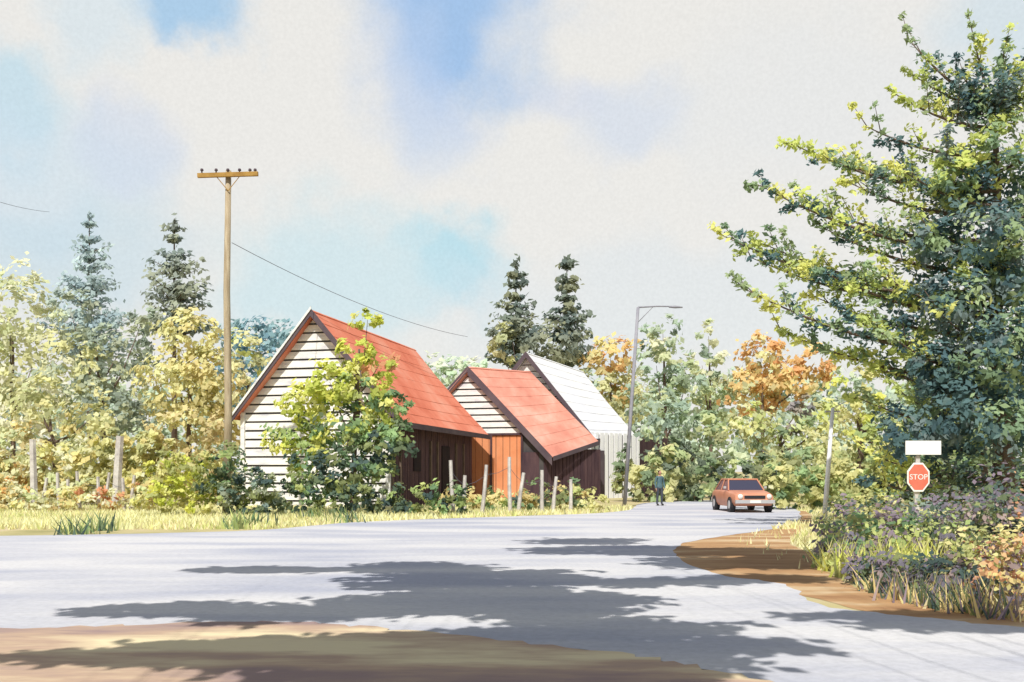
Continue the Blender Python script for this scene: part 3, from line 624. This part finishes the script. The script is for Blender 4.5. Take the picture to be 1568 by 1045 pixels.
shadetree('maple_tree',(5,-5,0),15,[(900,830,15,1.2,.9),(960,843,14,1.9,1.1),(1150,862,12,1.8,1.2),(1090,845,12.5,1.4,1.2),(1220,850,12,.8,.8),(1180,888,11,1.0,.5),(1440,950,10,1.5,.35),(1560,958,9.5,1.0,.25),(1050,990,8.5,.9,.25),(1000,893,10,.9,.25)])
# ================================================================= LIGHT
sl=bpy.data.lights.new('sun','SUN'); sl.energy=5.0; sl.angle=math.radians(.5); sl.color=(1,.96,.89)
so=bpy.data.objects.new('sun',sl); so.rotation_euler=SUN.to_track_quat('Z','Y').to_euler(); link(so)
w=bpy.data.worlds.new('World'); scene.world=w; w.use_nodes=True; nt=w.node_tree; N=nt.nodes; K=nt.links
for n in list(N): N.remove(n)
out=N.new('ShaderNodeOutputWorld'); bg=N.new('ShaderNodeBackground'); K.new(bg.outputs[0],out.inputs[0]); bg.inputs[1].default_value=.1
sky=N.new('ShaderNodeTexSky'); sky.sky_type='NISHITA'; sky.sun_disc=False; sky.sun_elevation=math.asin(SUN.z); sky.sun_rotation=math.atan2(SUN.x,SUN.y); sky.air_density=1; sky.dust_density=1
tc=N.new('ShaderNodeTexCoord'); D_=tc.outputs['Generated']
sx=N.new('ShaderNodeSeparateXYZ'); K.new(D_,sx.inputs[0])
at=N.new('ShaderNodeMath'); at.operation='ARCTAN2'; K.new(sx.outputs[0],at.inputs[0]); K.new(sx.outputs[1],at.inputs[1])
asn=N.new('ShaderNodeMath'); asn.operation='ARCSINE'; K.new(sx.outputs[2],asn.inputs[0])
cb=N.new('ShaderNodeCombineXYZ'); K.new(at.outputs[0],cb.inputs[0]); K.new(asn.outputs[0],cb.inputs[1])
nz=N.new('ShaderNodeTexNoise'); nz.inputs['Scale'].default_value=7; nz.inputs['Detail'].default_value=7; nz.inputs['Roughness'].default_value=.52; K.new(D_,nz.inputs[0])
sb_=N.new('ShaderNodeVectorMath'); sb_.operation='SUBTRACT'; sb_.inputs[1].default_value=(.5,.5,.5); K.new(nz.outputs[1],sb_.inputs[0])
sc=N.new('ShaderNodeVectorMath'); sc.operation='MULTIPLY'; sc.inputs[1].default_value=(.22,.22,0); K.new(sb_.outputs[0],sc.inputs[0])
ad=N.new('ShaderNodeVectorMath'); ad.operation='ADD'; K.new(cb.outputs[0],ad.inputs[0]); K.new(sc.outputs[0],ad.inputs[1]); az=ad.outputs[0]
SK=11.0
def scol(c): return tuple(v*SK for v in lin(c))+(1,)
cur=N.new('ShaderNodeRGB'); cur.outputs[0].default_value=scol((232,230,225)); cur=cur.outputs[0]
blobs=[(690,10,175,120,(150,187,228),.9),(275,-5,100,50,(156,196,228),.85),(620,140,110,120,(186,205,232),.7),(20,130,90,70,(182,215,230),.7),(60,250,180,100,(202,220,231),.65),(215,215,80,80,(203,214,231),.55),(960,200,130,80,(206,216,231),.65),(700,430,100,70,(166,215,230),.75),(500,420,200,100,(198,224,231),.7),(80,370,190,90,(195,216,226),.65),(1530,50,130,110,(200,218,228),.65),(1000,500,450,100,(217,225,229),.5),(1240,150,200,150,(222,226,229),.35),(850,130,80,60,(204,213,231),.5),(150,20,60,80,(202,222,233),.5),(640,250,70,70,(209,218,230),.5)]
for px,py,rx,ry,c,wt in blobs:
    d=Vector(((px-CX)/F,1,(HY-py)/F)).normalized(); a0=math.atan2(d.x,d.y); e0=math.asin(d.z)
    s1=N.new('ShaderNodeVectorMath'); s1.operation='SUBTRACT'; s1.inputs[1].default_value=(a0,e0,0); K.new(az,s1.inputs[0])
    s2=N.new('ShaderNodeVectorMath'); s2.operation='DIVIDE'; s2.inputs[1].default_value=(rx/F,ry/F,1); K.new(s1.outputs[0],s2.inputs[0])
    s3=N.new('ShaderNodeVectorMath'); s3.operation='LENGTH'; K.new(s2.outputs[0],s3.inputs[0])
    mr=N.new('ShaderNodeMapRange'); mr.interpolation_type='SMOOTHSTEP'; mr.inputs[1].default_value=1.25; mr.inputs[2].default_value=.4; mr.inputs[3].default_value=0; mr.inputs[4].default_value=wt; K.new(s3.outputs[1],mr.inputs[0])
    mx=N.new('ShaderNodeMix'); mx.data_type='RGBA'; K.new(mr.outputs[0],mx.inputs[0]); K.new(cur,mx.inputs[6]); mx.inputs[7].default_value=scol(c); cur=mx.outputs[2]
n3=N.new('ShaderNodeTexNoise'); n3.inputs['Scale'].default_value=330; n3.inputs['Detail'].default_value=2; K.new(D_,n3.inputs[0])
m3=N.new('ShaderNodeMapRange'); m3.inputs[1].default_value=.3; m3.inputs[2].default_value=.7; m3.inputs[3].default_value=.96; m3.inputs[4].default_value=1.02; K.new(n3.outputs[0],m3.inputs[0])
vm=N.new('ShaderNodeVectorMath'); vm.operation='SCALE'; K.new(cur,vm.inputs[0]); K.new(m3.outputs[0],vm.inputs['Scale'])
# sky above the view swapped for darker clear blue, added to deepen shadows
mz=N.new('ShaderNodeMapRange'); mz.interpolation_type='SMOOTHSTEP'; mz.inputs[1].default_value=.44; mz.inputs[2].default_value=.62; mz.inputs[3].default_value=.94; mz.inputs[4].default_value=.08; K.new(sx.outputs[2],mz.inputs[0])
fx=N.new('ShaderNodeMix'); fx.data_type='RGBA'; K.new(mz.outputs[0],fx.inputs[0]); K.new(sky.outputs[0],fx.inputs[6]); K.new(vm.outputs[0],fx.inputs[7]); K.new(fx.outputs[2],bg.inputs[0])
# ================================================================= CAMERA
cam=bpy.data.cameras.new('camera'); cam.lens=35; cam.sensor_width=36; cam.shift_y=(HY-522.5)/1568; cam.clip_end=6000; cam.clip_start=.1
co=bpy.data.objects.new('camera',cam); co.location=(0,0,EYE); co.rotation_euler=(math.pi/2,0,0); link(co); scene.camera=co
scene.view_settings.view_transform='Standard'; scene.view_settings.look='None'; scene.view_settings.exposure=0
